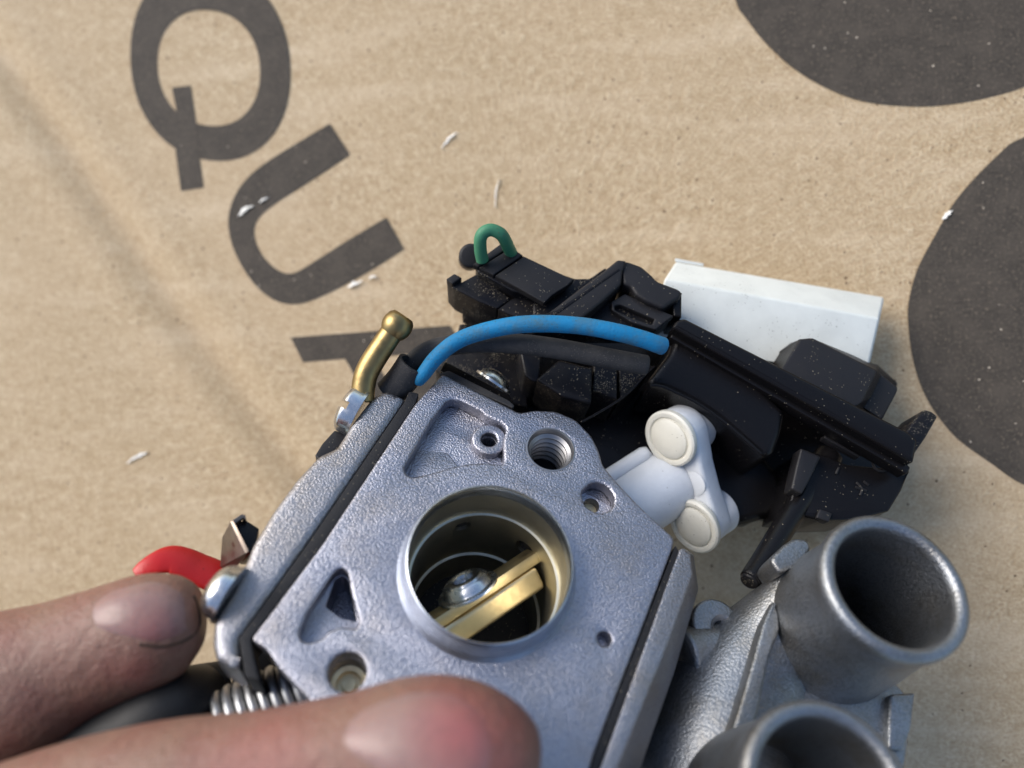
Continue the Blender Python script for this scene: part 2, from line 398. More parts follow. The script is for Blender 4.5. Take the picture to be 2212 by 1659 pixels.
# ------------------------------------------------------------------ the cardboard and its print
crease = [GF.on(*p, 0).to_2d() for p in ((-700, -800), (0, 120), (150, 330), (330, 600), (480, 800), (640, 1010), (900, 1400), (1300, 2100))]
def seg_dist(p, a, b):
    ab = b - a; t = max(0, min(1, (p - a).dot(ab) / ab.length_squared)); q = a + ab * t
    d = p - q; return d.length * (1 if ab.x * d.y - ab.y * d.x > 0 else -1)
def height(x, y):
    p = Vector((x, y)); d = min((seg_dist(p, a, b) for a, b in zip(crease, crease[1:])), key=abs)
    h = -0.22 * math.exp(-(d / 0.36) ** 2) + 0.05 * math.exp(-((abs(d) - 0.8) / 0.4) ** 2)
    return h
def cardboard():
    bm = bmesh.new(); nx, ny = 250, 200; x0, x1, y0, y1 = -26, 26, -20, 20; V = []
    for j in range(ny + 1):
        for i in range(nx + 1):
            x = x0 + (x1 - x0) * i / nx; y = y0 + (y1 - y0) * j / ny
            V.append(bm.verts.new((x, y, height(x, y) + 0.012 * math.sin(x * 1.1 + 0.6 * y) - 0.01)))
    for j in range(ny):
        for i in range(nx):
            a = j * (nx + 1) + i; bm.faces.new((V[a], V[a + 1], V[a + nx + 2], V[a + nx + 1]))
    ring = [V[i] for i in range(nx + 1)] + [V[j * (nx + 1) + nx] for j in range(1, ny + 1)] + [V[ny * (nx + 1) + i] for i in range(nx - 1, -1, -1)] + [V[j * (nx + 1)] for j in range(ny - 1, 0, -1)]
    low = [bm.verts.new((v.co.x, v.co.y, -0.45)) for v in ring]
    for i in range(len(ring)): bm.faces.new((ring[i - 1], ring[i], low[i], low[i - 1]))
    me = bpy.data.meshes.new('m'); bm.to_mesh(me); bm.free()
    o = link('cardboard', me, M['card'], None, 40); o['kind'] = 'structure'
    o['label'] = 'brown cardboard sheet with a soft crease and dark printing'
    o.matrix_world = GF.mat(); return o
card = cardboard()
def ellipse(c, rx, ry, sy=0.0, n=56, sx=0.0, p=2.0):
    out = []
    for i in range(n):
        t = 2 * math.pi * i / n; cc, ss = math.cos(t), math.sin(t)
        cc = math.copysign(abs(cc) ** (2 / p), cc); ss = math.copysign(abs(ss) ** (2 / p), ss)
        out.append((c[0] + rx * cc + sx * ry * ss, c[1] + ry * ss + sy * rx * cc))
    return out
def printed(name, rings, lift, label):
    """a printed sheet following the board: outlines filled, a hair above the surface"""
    loc = [[p.to_2d() for p in L2(GF, r, 0)] for r in rings]
    me = slab(loc[0], loc[1:], 0.006 + lift, 0.003, 0.0002, 0)
    o = link(name, me, M['ink'], card, 30, smooth=False); o['label'] = label; return o
q_out = zA(ellipse((968, 290), 367, 450, 0.11, p=2.15)); q_in = zA(ellipse((963, 312), 236, 268, 0.09, p=2.15))
printed('printed_letter', [q_out, q_in], 0.0, 'dark printed letter Q')
printed('printed_letter_tail', [zA([(793, 405), (880, 395), (905, 560), (918, 700), (940, 865), (835, 880), (810, 700), (818, 530)])], 0.004, 'tail of the printed letter Q')
U = [(1520, 570), (1300, 700), (1165, 790), (1085, 885), (1047, 1000), (1060, 1110), (1110, 1225), (1185, 1330), (1268, 1390), (1350, 1408), (1440, 1388), (1640, 1285), (1860, 1145), (1780, 1003), (1600, 1108), (1400, 1238), (1345, 1265), (1285, 1253), (1215, 1190), (1178, 1115), (1170, 1050), (1195, 1000), (1255, 945), (1400, 850), (1610, 710)]
def partial_smooth(pts, sharp):
    out = []; n = len(pts)
    for i in range(n):
        if i in sharp: out.append(Vector(pts[i])); continue
        a, b, c = Vector(pts[i - 1]), Vector(pts[i]), Vector(pts[(i + 1) % n])
        for j in range(5):
            w = j / 4; out.append((a + b) / 2 * (1 - w) ** 2 + b * 2 * w * (1 - w) + (b + c) / 2 * w * w)
    return [tuple(p) for p in out]
printed('printed_letter', [zA(partial_smooth(U, {0, 12, 13, 24}))], 0.0, 'dark printed letter U')
printed('printed_letter', [[(628, 729), (971, 703), (1001, 752), (792, 1014), (764, 965), (815, 895), (745, 775), (655, 783)], [(806, 771), (851, 851), (926, 759)]], 0.0, 'dark printed letter A half hidden by the carburettor')
c1 = [(1589, 0), (1612, 40), (1652, 91), (1714.6, 148), (1794.5, 194), (1874, 219.6), (1977, 229), (2062, 224), (2148, 208), (2225, 182), (2320, 120), (2390, 20), (2400, -120), (2330, -260), (2180, -350), (1990, -380), (1780, -350), (1640, -260), (1570, -130)]
c2 = [(2212, 296.6), (2148, 342), (2068, 427.7), (2017, 513), (1980, 585), (1962, 655), (1962, 706), (1970, 768), (1985.5, 824.6), (2007.4, 871.5), (2035.5, 912), (2073.6, 952.8), (2140, 1000), (2212, 1047), (2330, 1080), (2480, 1050), (2590, 950), (2650, 760), (2620, 520), (2520, 340), (2380, 260)]
printed('printed_disc', [[tuple(p) for p in spline(c1, 5)]], 0.0, 'large dark printed disc cut by the top edge')
printed('printed_disc', [[tuple(p) for p in spline(c2, 5)]], 0.0, 'large dark printed disc cut by the right edge')
# paper flakes lying on the board
def flake(x, y, l, w, ang, label, lift=0.03):
    bm = bmesh.new(); k = 9; top = []; bot = []
    for i in range(k):
        t = i / (k - 1); ww = 0.7 * w * (math.sin(math.pi * min(0.97, t + 0.03)) ** 0.6) * random.uniform(0.45, 1.25)
        zc = lift + 0.015 * math.sin(3 * t)
        cx = (t - 0.5) * l; cy = 0.08 * l * math.sin(2.5 * t) + random.uniform(-0.2, 0.2) * w
        top.append((bm.verts.new((cx, cy + ww / 2, zc)), bm.verts.new((cx, cy - ww / 2, zc + random.uniform(-.01, .02)))))
        bot.append((bm.verts.new((cx, cy + ww / 2, zc - 0.012)), bm.verts.new((cx, cy - ww / 2, zc - 0.012))))
    for i in range(k - 1):
        (a, b), (c, d) = top[i], top[i + 1]; (e, f), (h, j) = bot[i], bot[i + 1]
        bm.faces.new((a, c, d, b)); bm.faces.new((e, f, j, h)); bm.faces.new((a, e, h, c)); bm.faces.new((b, d, j, f))
    me = bpy.data.meshes.new('m'); bm.to_mesh(me); bm.free()
    o = link('paper_flake', me, M['flake'], None, 40)
    p = GF.on(x, y, 0); o.matrix_world = GF.mat() @ Matrix.Translation(p) @ Matrix.Rotation(math.radians(ang), 4, 'Z')
    o['label'] = label; o['category'] = 'flake'; o['group'] = 'paper flakes on the cardboard'
flake(972, 305, 0.50, 0.09, 40, 'pale paper flake on bare cardboard right of the letter U')
flake(1076, 418, 0.62, 0.035, 78, 'thin translucent sliver standing above the green wire loop')
flake(2046, 466, 0.26, 0.09, 40, 'cream flake on the upper left rim of the right disc')
flake(532, 456, 0.42, 0.13, 28, 'larger white glint mark on the curve of the letter U')  # white glint on the print, built as a solid pale sliver
flake(572, 433, 0.26, 0.06, 25, 'small narrow white glint mark on the upper arm of the letter U')  # second glint, built as a pale sliver too
flake(298, 990, 0.55, 0.10, 25, 'faint blurred flake low on the left of the cardboard')
flake(768, 616, 0.34, 0.11, 15, 'white crumb just below the lower arm of the letter U')
flake(806, 600, 0.18, 0.06, 15, 'tiny chip right of the crumb under the letter U')
flake(1968, 912, 0.16, 0.08, 70, 'cream crumb beside the hooked end of the black housing')

# ------------------------------------------------------------------ carburettor
carb = thing('carburettor', FC, 'grey cast metal carburettor with round bore and brass choke shaft, held in the fingers', 'carburettor')
body_px = [(956, 806), (1122, 891), (1157, 885), (1201, 887), (1245, 906), (1279, 942), (1295, 975), (1302, 1003), (1337, 1045), (1382, 1092), (1417, 1125), (1458, 1162), (1454, 1183), (1285, 1625), (1215, 1850), (830, 1850), (690, 1534), (600, 1440), (578, 1405), (541, 1381), (696, 1175), (896, 872)]
BR = FC.on(1053, 1234, 0)
thr = FC.on(1190, 970, 0); h_small = FC.on(1058.5, 940.5, 0); h_oval = FC.on(1291, 1071, 0); h_low = FC.on(750, 1451, 0); h_tiny = FC.on(1306, 1379, 0)
pk1 = z9([(610, 405), (660, 378), (760, 400), (965, 505), (1000, 545), (1175, 625), (1212, 670), (1180, 780), (1185, 1000), (1165, 1030), (1000, 1010), (850, 1018), (700, 1045), (480, 1110), (290, 1158), (225, 1130), (195, 1060), (330, 830), (470, 590)])
pk2 = [(722, 1234), (738, 1226), (752, 1236), (762, 1290), (772, 1322), (777, 1345), (768, 1357), (735, 1353), (712, 1362), (694, 1380), (668, 1388), (650, 1382), (645, 1366), (662, 1325), (690, 1282)]
def rl(px, r=0.04): return roundp([p.to_2d() for p in L2(FC, px, 0)], r)
oval = [h_oval.to_2d() + Vector(v) for v in ((-.25, -.05), (-.12, -.24), (.12, -.27), (.27, -.10), (.25, .12), (.05, .25), (-.16, .20))]
holes_front = [circle(BR, 1.17, 64), circle(thr, 0.36), roundp(oval, 0.09), circle(h_low, 0.235), circle(h_tiny, 0.095, 24), rl(pk1, 0.05), rl(pk2, 0.04)]
m1 = slab(rl(body_px, 0.07), holes_front, 0.0, 0.26, 0.045, 3)
holes_mid = [circle(BR, 1.17, 64), circle(thr, 0.36), circle(h_small, 0.125, 28), circle(h_oval.to_2d() + Vector((-.02, -.05)), 0.12, 28), circle(h_low, 0.235), rl([(722, 1236), (738, 1228), (751, 1238), (762, 1290), (771, 1330), (735, 1322), (700, 1296)], 0.04)]
m2 = slab(rl(body_px[:16] + [(735, 1550), (700, 1510), (645, 1460), (592, 1412), (560, 1380)] + body_px[20:], 0.07), holes_mid, -0.255, 0.6, 0.012, 1)
body_far = [(830, 1850), (840, 1640), (770, 1545), (690, 1450), (640, 1390), (610, 1330)]
m3 = slab([v for v in rl(body_px[:15] + body_far + body_px[20:], 0.07)], [circle(BR, 1.17, 64), circle(thr, 0.36)], -0.85, 2.0, 0.02, 1)
# boss round the small hole, and the sloping floor at the pocket's low end
m4 = slab(circle(h_small, 0.27, 40), [circle(h_small, 0.125, 28)], -0.10, 0.17, 0.04, 3)
a, b_, c = FC.on(*z9([(330, 800)])[0], 0), FC.on(*z9([(230, 1100)])[0], 0), FC.on(*z9([(760, 1020)])[0], 0)
d_ = FC.on(*z9([(640, 830)])[0], 0)
def lo(v, z): return (v.x, v.y, z)
bm = bmesh.new()
vs = [bm.verts.new(p) for p in (lo(b_, -0.235), lo(c, -0.17), lo(d_, -0.254), lo(a, -0.254), lo(b_, -0.27), lo(c, -0.27))]
for f in ((0, 1, 2, 3), (0, 3, 4), (1, 5, 2), (0, 4, 5, 1), (3, 2, 5, 4)): bm.faces.new([vs[i] for i in f])
m5 = bevelled(bm, 0.03, 3)
link('casting', join([m1, m2, m3, m4, m5]), M['cast'], carb, 35)
# bore: collar, inner wall with one steps
prof_out = [(1.245, -0.03), (1.225, 0.01), (1.19, 0.05), (1.165, 0.12), (1.14, 0.30), (1.118, 0.385), (1.110, 0.398), (1.10, 0.40)]
link('collar', lathe(prof_out + [(1.090, 0.385), (1.085, 0.30), (1.085, -0.05)], 128, BR), M['collar'], carb, 50)
prof_in = [(1.086, 0.31), (1.082, -0.40), (1.078, -0.43), (1.045, -0.44), (1.04, -0.46), (1.04, -1.78), (1.03, -1.80), (0.99, -1.82), (0.98, -1.86), (0.98, -2.8), (1.16, -2.8), (1.16, 0.0), (1.10, 0.31)]
bore = lathe(prof_in, 128, BR, closed=True)
def bore_cut(x, y, h, r, k=3.0):
    """radial hole in the bore wall where the picture point meets height h"""
    p = FC.on(x, y, h) - BR; q = Vector((p.x, p.y, 0)).normalized()
    return tube([BR + q * 0.85 + Vector((0, 0, h)), BR + q * 1.20 + Vector((0, 0, h))], r, 24, True, 1)
bore = boolean(bore, [bore_cut(*z5([(770, 500)])[0], -0.75, 0.13), bore_cut(*z5([(1235, 690)])[0], -1.0, 0.19)])
for x_, y_, h_, r_ in ((770, 500, -0.75, 0.125), (1235, 690, -1.0, 0.18)):  # black plugs added to give the wall holes their inner darkness
    p_ = FC.on(*z5([(x_, y_)])[0], h_) - BR; q_ = Vector((p_.x, p_.y, 0)).normalized()
    link('port_dark_plug', tube([BR + q_ * 1.10 + Vector((0, 0, h_)), BR + q_ * 1.15 + Vector((0, 0, h_))], r_, 24, True, 1), M['soft'], carb, 40)
link('bore', bore, M['bore_in'], carb, 30)
link('bore_dark_disc', lathe([(0, -2.6), (1.0, -2.6), (1.0, -2.7), (0, -2.7)], 48, BR), M['black_matte'], carb)  # black disc added to stand for the dark beyond the bore
# threaded hole
tp = [(0.40, -0.035), (0.385, 0.0), (0.365, 0.002), (0.335, -0.06)]
for i in range(7): tp += [(0.335, -0.10 - i * 0.13), (0.285, -0.15 - i * 0.13), (0.280, -0.17 - i * 0.13), (0.335, -0.20 - i * 0.13)]
tp += [(0.30, -2.6), (0.37, -2.6), (0.37, -0.04)]
link('threaded_hole', lathe(tp, 48, thr, closed=True), M['thread'], carb, 30)
link('hole_dark_disc', lathe([(0, -0.85), (0.29, -0.85), (0.29, -0.95), (0, -0.95)], 32, thr), M['soft'], carb, 30)  # black disc added for the dark depth of this through hole
link('jet', lathe([(0, -0.60), (0.09, -0.60), (0.10, -0.66), (0.15, -0.66), (0.16, -0.58), (0.228, -0.56), (0.228, -0.8), (0, -0.8)], 32, h_low), M['brass'], carb, 30)
link('jet', lathe([(0, -0.42), (0.115, -0.42), (0.115, -0.6), (0, -0.6)], 24, h_oval + Vector((-.02, -.05, 0))), M['brass'], carb, 30)
# choke shaft: two brass bars, plate edge between, screw
sA = FC.on(*z5([(1300, 775)])[0], -1.0); sB = FC.on(*z5([(640, 1215)])[0], -1.0)
sdir = (sA - sB).normalized(); cen = BR + Vector((0, 0, -1.0)); sx = Vector((sdir.x, sdir.y, 0)).normalized()
sy = Vector((-sx.y, sx.x, 0)); szv = Vector((0, 0, 1))
e1 = (sy * 0.42 + szv * 0.90).normalized(); e2 = sx.cross(e1)         # e1: up the shaft's flat, e2: across
def bar(t0, t1, a0, a1, b0, b1, w): return block(cen + sx * t0 + e1 * a0 + e2 * b0, sx * (t1 - t0), e1 * (a1 - a0), e2 * (b1 - b0), w)
FL = -1.06
offc = sA - cen; offc = offc - sx * offc.dot(sx); cen = cen + offc + (sy * 0.80 + szv * 0.60).normalized() * 0.05
nrm = (sy * 0.80 + szv * 0.60).normalized(); tan = sx.cross(nrm)      # nrm: the way the screw head looks
def bar2(t0, t1, n0, n1, b0, b1, w, seg=2):
    o = cen + sx * t0 + nrm * n0 + tan * b0
    ax, ay, az = sx * (t1 - t0), nrm * (n1 - n0), tan * (b1 - b0)
    A = [o, o + ax, o + ax + ay, o + ay]; return frustum([p + az for p in A], A, w, seg)
link('choke_plate', bar2(-1.02, 1.05, -0.04, 0.13, -0.16, 0.17, 0.025), M['brass'], carb, 30)
link('choke_shaft', bar2(-1.0, 0.95, -0.44, -0.055, -0.18, 0.175, 0.09, 4), M['brass'], carb, 40)
so_ = FC.on(*z5([(810, 915)])[0], -0.80)
sc_ = cen + sx * ((so_ - cen).dot(sx)) + nrm * 0.15 + tan * 0.0 - sx * 0.04
scr = link('screw', lathe([(0, 0.12), (0.13, 0.12), (0.15, 0.19), (0.20, 0.215), (0.27, 0.20), (0.29, 0.17), (0.305, 0.175), (0.35, 0.14), (0.375, 0.07), (0.39, 0.05), (0.46, 0.04), (0.47, 0.025), (0.47, 0.0), (0, 0.0)], 48, sc_, nrm), M['steel'], carb, 40)
# left cover, gasket and its screws
cov_px = [(877, 858), (838, 840), (818, 845), (799, 860), (768, 900), (727, 963), (687, 982), (640, 1032), (590, 1100), (546, 1172), (531, 1210), (499, 1277), (462, 1336), (457, 1386), (466, 1424), (492, 1440), (520, 1448), (517, 1380), (680, 1152), (872, 870)]
plate('pump_cover', FC, cov_px, -0.01, 0.9, M['cast_cover'], carb, 0.06, 0.13, res=5)
gas_px = [(905, 850), (896, 873), (697, 1175), (541, 1381), (548, 1420), (560, 1470), (530, 1462), (516, 1380), (664, 1176), (873, 869), (884, 845)]
plate('gasket', FC, gas_px, -0.035, 0.8, M['gasket'], carb, 0.03, 0.012)
# right cover: face strip, sloping side
plate('gasket', FC, [(1459, 1178), (1469, 1192), (1306, 1632), (1235, 1850), (1213, 1850), (1286, 1622)], -0.04, 2.2, M['gasket'], carb, 0.02, 0.012)
strip_f = z6([(482, 345), (500, 332), (545, 368), (556, 470), (440, 800), (140, 1548), (60, 1760), (-30, 1760), (72, 1478)])
strip_b = z6([(482, 345), (510, 335), (562, 368), (590, 560), (455, 1020), (320, 1400), (200, 1760), (-30, 1760), (72, 1478)])
Aq = [FC.on(x, y, -0.01) for x, y in strip_f]; Bq = [FC.on(x, y, -0.55) for x, y in strip_b]
Cq = [Vector((p.x, p.y, -2.2)) for p in Bq]
link('metering_cover', join([frustum(Aq, Bq, 0.03, 2), frustum(Bq, Cq, 0.02, 1)]), M['cast_cover'], carb, 40)
# brass elbow
el = [FC.at(783, 865, 12.0), FC.at(785, 838, 12.0), FC.at(790, 812, 12.0), FC.at(802, 786, 12.0), FC.at(829, 744, 12.0), FC.at(851, 711, 12.0)]
nip = link('fuel_elbow', tube(el, [0.185, 0.185, 0.185, 0.188, 0.185, 0.18], 28, True, 6), M['brass_old'], carb, 50)
bd = (el[-1] - el[-2]).normalized()
b = FC.at(858, 703, 12.0)
link('bead', lathe([(0.10, 0.19), (0.165, 0.185), (0.215, 0.13), (0.243, 0.03), (0.240, -0.05), (0.215, -0.12), (0.183, -0.17), (0.10, -0.17), (0.10, 0.19)], 32, b, bd), M['brass_old'], nip, 50)
# screws on the left cover
def headscrew(x, y, z, r, h, ax, slot=None, dome=0.5, name='cover_screw'):
    p = FC.at(x, y, z); prof = [(0, h)]
    for i in range(1, 9):
        t = i / 8; prof.append((r * math.sin(t * math.pi / 2), h * (1 - dome) + h * dome * math.cos(t * math.pi / 2)))
    prof += [(r, -0.02), (r * 1.08, -0.025), (r * 1.08, -0.07), (0, -0.07)]
    me = lathe(prof, 40, p, ax)
    if slot is not None:
        a_ = Vector(ax).normalized(); s_ = Vector(slot); s_ = (s_ - a_ * s_.dot(a_)).normalized(); t_ = a_.cross(s_)
        w, dp = 0.12, h * 0.62
        me = boolean(me, [block(p + a_ * (h - dp) - s_ * (r * 1.4) - t_ * w / 2, s_ * r * 2.8, t_ * w, a_ * dp * 2, 0.0)])
    return link(name, me, M['steel'], carb, 35)
s1 = headscrew(771, 890, 12.05, 0.40, 0.28, (-1, -0.05, 0.15), (0.05, -0.42, 0.9), 0.5)
s2 = headscrew(489, 1282, 9.95, 0.36, 0.26, (-1, -0.05, 0.12), (0.1, 0.9, -0.6), 0.85)
for nm, sc2 in (('o1', s1),): sc2['label'] = 'slotted cheese head screw beside the brass elbow'
s2['label'] = 'shiny domed screw beside the fingertip'
# dark plate behind the top edge with a domed screw
plate('mounting_plate', FC, [(950, 800), (961, 779), (1099, 851), (1112, 872), (1104, 884), (955, 806)], -0.12, 0.5, M['black_clean'], carb, 0.04, 0.03)
plate('paper_gasket', FC, z9([(540, 130), (640, 100), (1230, 395), (1290, 445), (1275, 475), (1180, 430), (560, 160)]), -0.06, 0.3, M['rubber'], carb, 0.03, 0.02)
link('dome_screw', lathe([(0, 0.17), (0.10, 0.165), (0.19, 0.13), (0.26, 0.07), (0.30, 0.0), (0.34, -0.01), (0.34, -0.05), (0, -0.05)], 40, FC.on(1068, 822, -0.42), (0.15, 0.8, 0.5)), M['steel'], carb, 40)
# dark bit of the lower flange seen under the left cover, and the black barrel between the fingers
plate('flange', FC, z1([(985, 872), (1100, 900), (1000, 1000), (880, 1080), (850, 1045), (900, 965)]), -0.5, 0.8, M['black_matte'], carb, 0.02, 0.02)
# coil spring and black lever end at the lower left
spc = FC.at(604, 1520, 10.35); sp_ax = (FC.at(660, 1488, 10.45) - FC.at(520, 1552, 10.25)).normalized()
xs = sp_ax.orthogonal().normalized(); ys = sp_ax.cross(xs); path = []
for i in range(11 * 16 + 1):
    t = i / 16; path.append(spc + sp_ax * (t - 5.5) * 0.145 + (xs * math.cos(2 * math.pi * t) + ys * math.sin(2 * math.pi * t)) * 0.46)
link('return_spring', tube(path, 0.062, 10, True, 1), M['zinc'], carb, 60)
link('spring_core', tube([spc - sp_ax * 0.9, spc + sp_ax * 0.6], 0.34, 24, True, 1), M['soft'], carb, 50)
p0 = FC.at(505, 1478, 9.9); p1 = FC.at(330, 1540, 9.6); p2 = FC.at(150, 1620, 9.3)
link('throttle_barrel', tube([FC.at(492, 1478, 10.9), FC.at(440, 1500, 10.7), FC.at(370, 1535, 10.0), FC.at(240, 1605, 9.9), FC.at(100, 1680, 9.8)], [0.34, 0.42, 0.48, 0.52, 0.52], 28, True, 5), M['soft'], carb, 50)
# steel clip over the red lever
clip = [(498, 1128), (520, 1113), (530, 1118), (556, 1140)]
k0 = FC.at(500, 1150, 10.9)
def hexa(fr, front, back, w=0.02): return frustum([fr.at(*p) for p in front], [fr.at(*p) for p in back], w)
link('spring_clip', join([
    hexa(FC, [(497, 1127, 10.8), (504, 1124, 10.8), (538, 1190, 10.6), (530, 1196, 10.6)], [(480, 1160, 11.2), (487, 1158, 11.2), (500, 1240, 11.0), (475, 1225, 11.0)], 0.01),
    hexa(FC, [(497, 1127, 10.8), (522, 1110, 10.9), (528, 1116, 10.9), (504, 1133, 10.8)], [(482, 1160, 11.2), (500, 1140, 11.3), (510, 1146, 11.3), (490, 1166, 11.2)], 0.01),
    hexa(FC, [(522, 1110, 10.9), (530, 1112, 10.9), (532, 1122, 10.9), (526, 1120, 10.9)], [(524, 1140, 11.3), (533, 1142, 11.3), (535, 1152, 11.3), (526, 1150, 11.3)], 0.005)]), M['oldsteel'], carb, 30)
link('clip_insert', hexa(FC, [(506, 1136, 10.9), (528, 1121, 11.0), (560, 1142, 11.0), (548, 1200, 10.8), (536, 1190, 10.8)], [(500, 1200, 11.4), (520, 1160, 11.5), (560, 1165, 11.5), (548, 1220, 11.3), (520, 1220, 11.3)], 0.02), M['black_clean'], carb, 30)
# red choke lever
lev = [hexa(FC, z_, w_, 0.03) for z_, w_ in ()]
zA7 = lambda pts, z: [FC.at(x, y, zz) for (x, y), zz in zip(z7(pts), z)]
lp = [FC.at(x, y, z_) for (x, y), z_ in zip(z7([(835, 452), (880, 420), (960, 385), (1050, 365), (1130, 385), (1220, 425), (1330, 470), (1430, 510)]), [10.75, 10.78, 10.85, 10.95, 11.0, 11.05, 11.1, 11.15])]
link('choke_lever', tube(lp, [0.085, 0.12, 0.17, 0.215, 0.235, 0.245, 0.25, 0.25], 28, True, 6, flat=0.30, up=(0.2, 0.45, 1)), M['red'], carb, 60)
plate('gap_dark_plate', FC, [(500, 1385), (560, 1375), (650, 1420), (740, 1560), (600, 1600), (500, 1500)], -1.5, 0.4, M['soft'], carb, 0.05, 0.05)  # black plate added to fill the gap below the casting with dark
# white throttle lever
TX = Vector((0.7165, 0.2765, -0.639)).normalized()
FT = Frame(cs(1473, 1030, 13.1), (0.15, -0.75, -0.15), -TX)     # n looks back along the barrel, at the viewer
def ft2fc(v): return FC.loc(FT.o + FT.u * v[0] + FT.v * v[1] + FT.n * v[2])
tc = FT.on(1444, 949, 0.20); bc = FT.on(1497, 1139, 0.20)
def capdisc(c, r):
    cc = lambda h: (c.x, c.y, h)
    return c, r
def move(me):                                   # from the lever's frame into the carburettor's
    m = FC.mat().inverted() @ FT.mat(); me.transform(m); return me
tr, br2 = 0.49, 0.475
def hull(c1, r1, c2, r2, waist=1.0, n=40):
    c1, c2 = Vector(c1[:2]), Vector(c2[:2]); d = (c2 - c1); Lh = d.length; u = d / Lh; v = Vector((-u.y, u.x)); out = []
    for i in range(n // 2 + 1):
        t = math.pi / 2 + math.pi * i / (n // 2); out.append(c1 + (u * math.cos(t) + v * math.sin(t)) * r1)
    for s in (0.35, 0.5, 0.65): out.append(c1 + u * Lh * s - v * (r1 + (r2 - r1) * s) * waist)
    for i in range(n // 2 + 1):
        t = -math.pi / 2 + math.pi * i / (n // 2); out.append(c2 + (u * math.cos(t) + v * math.sin(t)) * r2)
    for s in (0.65, 0.5, 0.35): out.append(c1 + u * Lh * s + v * (r1 + (r2 - r1) * s) * waist)
    return out
arm_me = slab(hull(tc, 0.455, bc, 0.415, 0.86), [], 0.06, 0.42, 0.08, 4)
arm = link('throttle_lever', move(arm_me), M['white'], carb, 50); arm['label'] = 'white plastic lever with round ivory caps at both ends'
for cpt, r in ((tc, tr), (bc, br2)):
    c0 = Vector((cpt.x, cpt.y, 0))
    link('lever_cap', move(lathe([(0, 0.255), (r * 0.25, 0.25), (r * 0.5, 0.235), (r * 0.64, 0.215), (r * 0.70, 0.200), (r * 0.72, 0.175), (r * 0.76, 0.17), (r * 0.80, 0.20), (r * 0.93, 0.205), (r, 0.18), (r, 0.10), (r * 0.93, 0.06), (r * 0.8, 0.05), (0, 0.05)], 56, c0)), M['cap'], arm, 40)
    link('pivot_stub', move(lathe([(0, -0.36), (r * 0.9, -0.36), (r * 0.9, -0.40), (r * 0.86, -0.55), (0, -0.56)], 40, c0) if False else lathe([(r * 0.86, -0.30), (r * 0.88, -0.56), (r * 0.8, -0.60), (0, -0.60)], 40, c0)), M['white'], arm, 40)
bcn = FT.on(1457, 1034, 0.06)
def cdir(v): v = Vector(v); return Vector((v.dot(FC.u), v.dot(FC.v), v.dot(FC.n)))
link('lever_barrel', lathe([(0, -0.16), (0.40, -0.13), (0.54, -0.05), (0.60, 0.08), (0.605, 1.9), (0.5, 1.95), (0, 1.95)], 64, FC.at(1468, 1026, 13.45), cdir((-0.85, -0.52, 0.10))), M['white'], arm, 40)
link('lever_boss', move(lathe([(0.22, 0.05), (0.215, 0.068), (0.20, 0.072), (0, 0.072)], 40, Vector((FT.on(1499, 1045, 0.06).x, FT.on(1499, 1045, 0.06).y, 0)))), M['white'], arm, 40)
bs = FT.on(1372, 972, 0.9)
link('barrel_lug', lathe([(0, -0.1), (0.12, -0.1), (0.16, 0.0), (0.16, 0.9), (0, 0.9)], 32, FC.at(1392, 984, 13.35), cdir((-0.85, -0.52, 0.10))), M['white'], arm, 40)
# ------------------------------------------------------------------ manifold with two tubes
mani = thing('intake_manifold', FC, 'grey cast metal double pipe manifold lying right of the carburettor', 'manifold')
def pipe(x, y, ht, r, length, nm):
    c = FC.on(x, y, ht); wall = 0.205; c0 = Vector((c.x, c.y, ht))
    prof = [(r - wall, -length), (r - wall, -0.16), (r - wall + 0.012, -0.07), (r - wall + 0.045, -0.02), (r - 0.10, 0.0), (r - 0.045, -0.018), (r - 0.01, -0.06), (r, -0.12), (r, -0.2), (r - 0.03, -0.34), (r - 0.035, -0.6), (r + 0.02, -1.25), (r + 0.12, -length)]
    o = link(nm, lathe(prof, 96, c0, closed=True), M['manifold'], mani, 50); return c0
pA = pipe(1939, 1261, 1.15, 1.0, 2.9, 'pipe'); pB = pipe(1797, 1716, 1.15, 1.0, 2.9, 'pipe')
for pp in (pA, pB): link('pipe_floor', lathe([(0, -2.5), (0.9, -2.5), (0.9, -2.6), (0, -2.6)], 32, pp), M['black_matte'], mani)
fl_px = [(1688, 1288), (1720, 1262), (1800, 1330), (1960, 1500), (1972, 1540), (1950, 1700), (1900, 1850), (1540, 1850), (1575, 1640), (1625, 1500)]
plate('flange', FC, fl_px, -0.75, 0.35, M['manifold'], mani, 0.08, 0.05)
plate('flange_rib', FC, z6([(1005, 618), (1035, 700), (1040, 790), (985, 930), (905, 1310), (830, 1380), (770, 1580), (690, 1580), (740, 1460), (850, 1100), (950, 740)]), -0.22, 0.9, M['manifold'], mani, 0.05, 0.05, res=3)
plate('flange_rib', FC, z6([(1650, 1140), (1790, 1130), (1770, 1320), (1730, 1450), (1640, 1440), (1640, 1300)]), -0.62, 0.8, M['manifold'], mani, 0.05, 0.04)
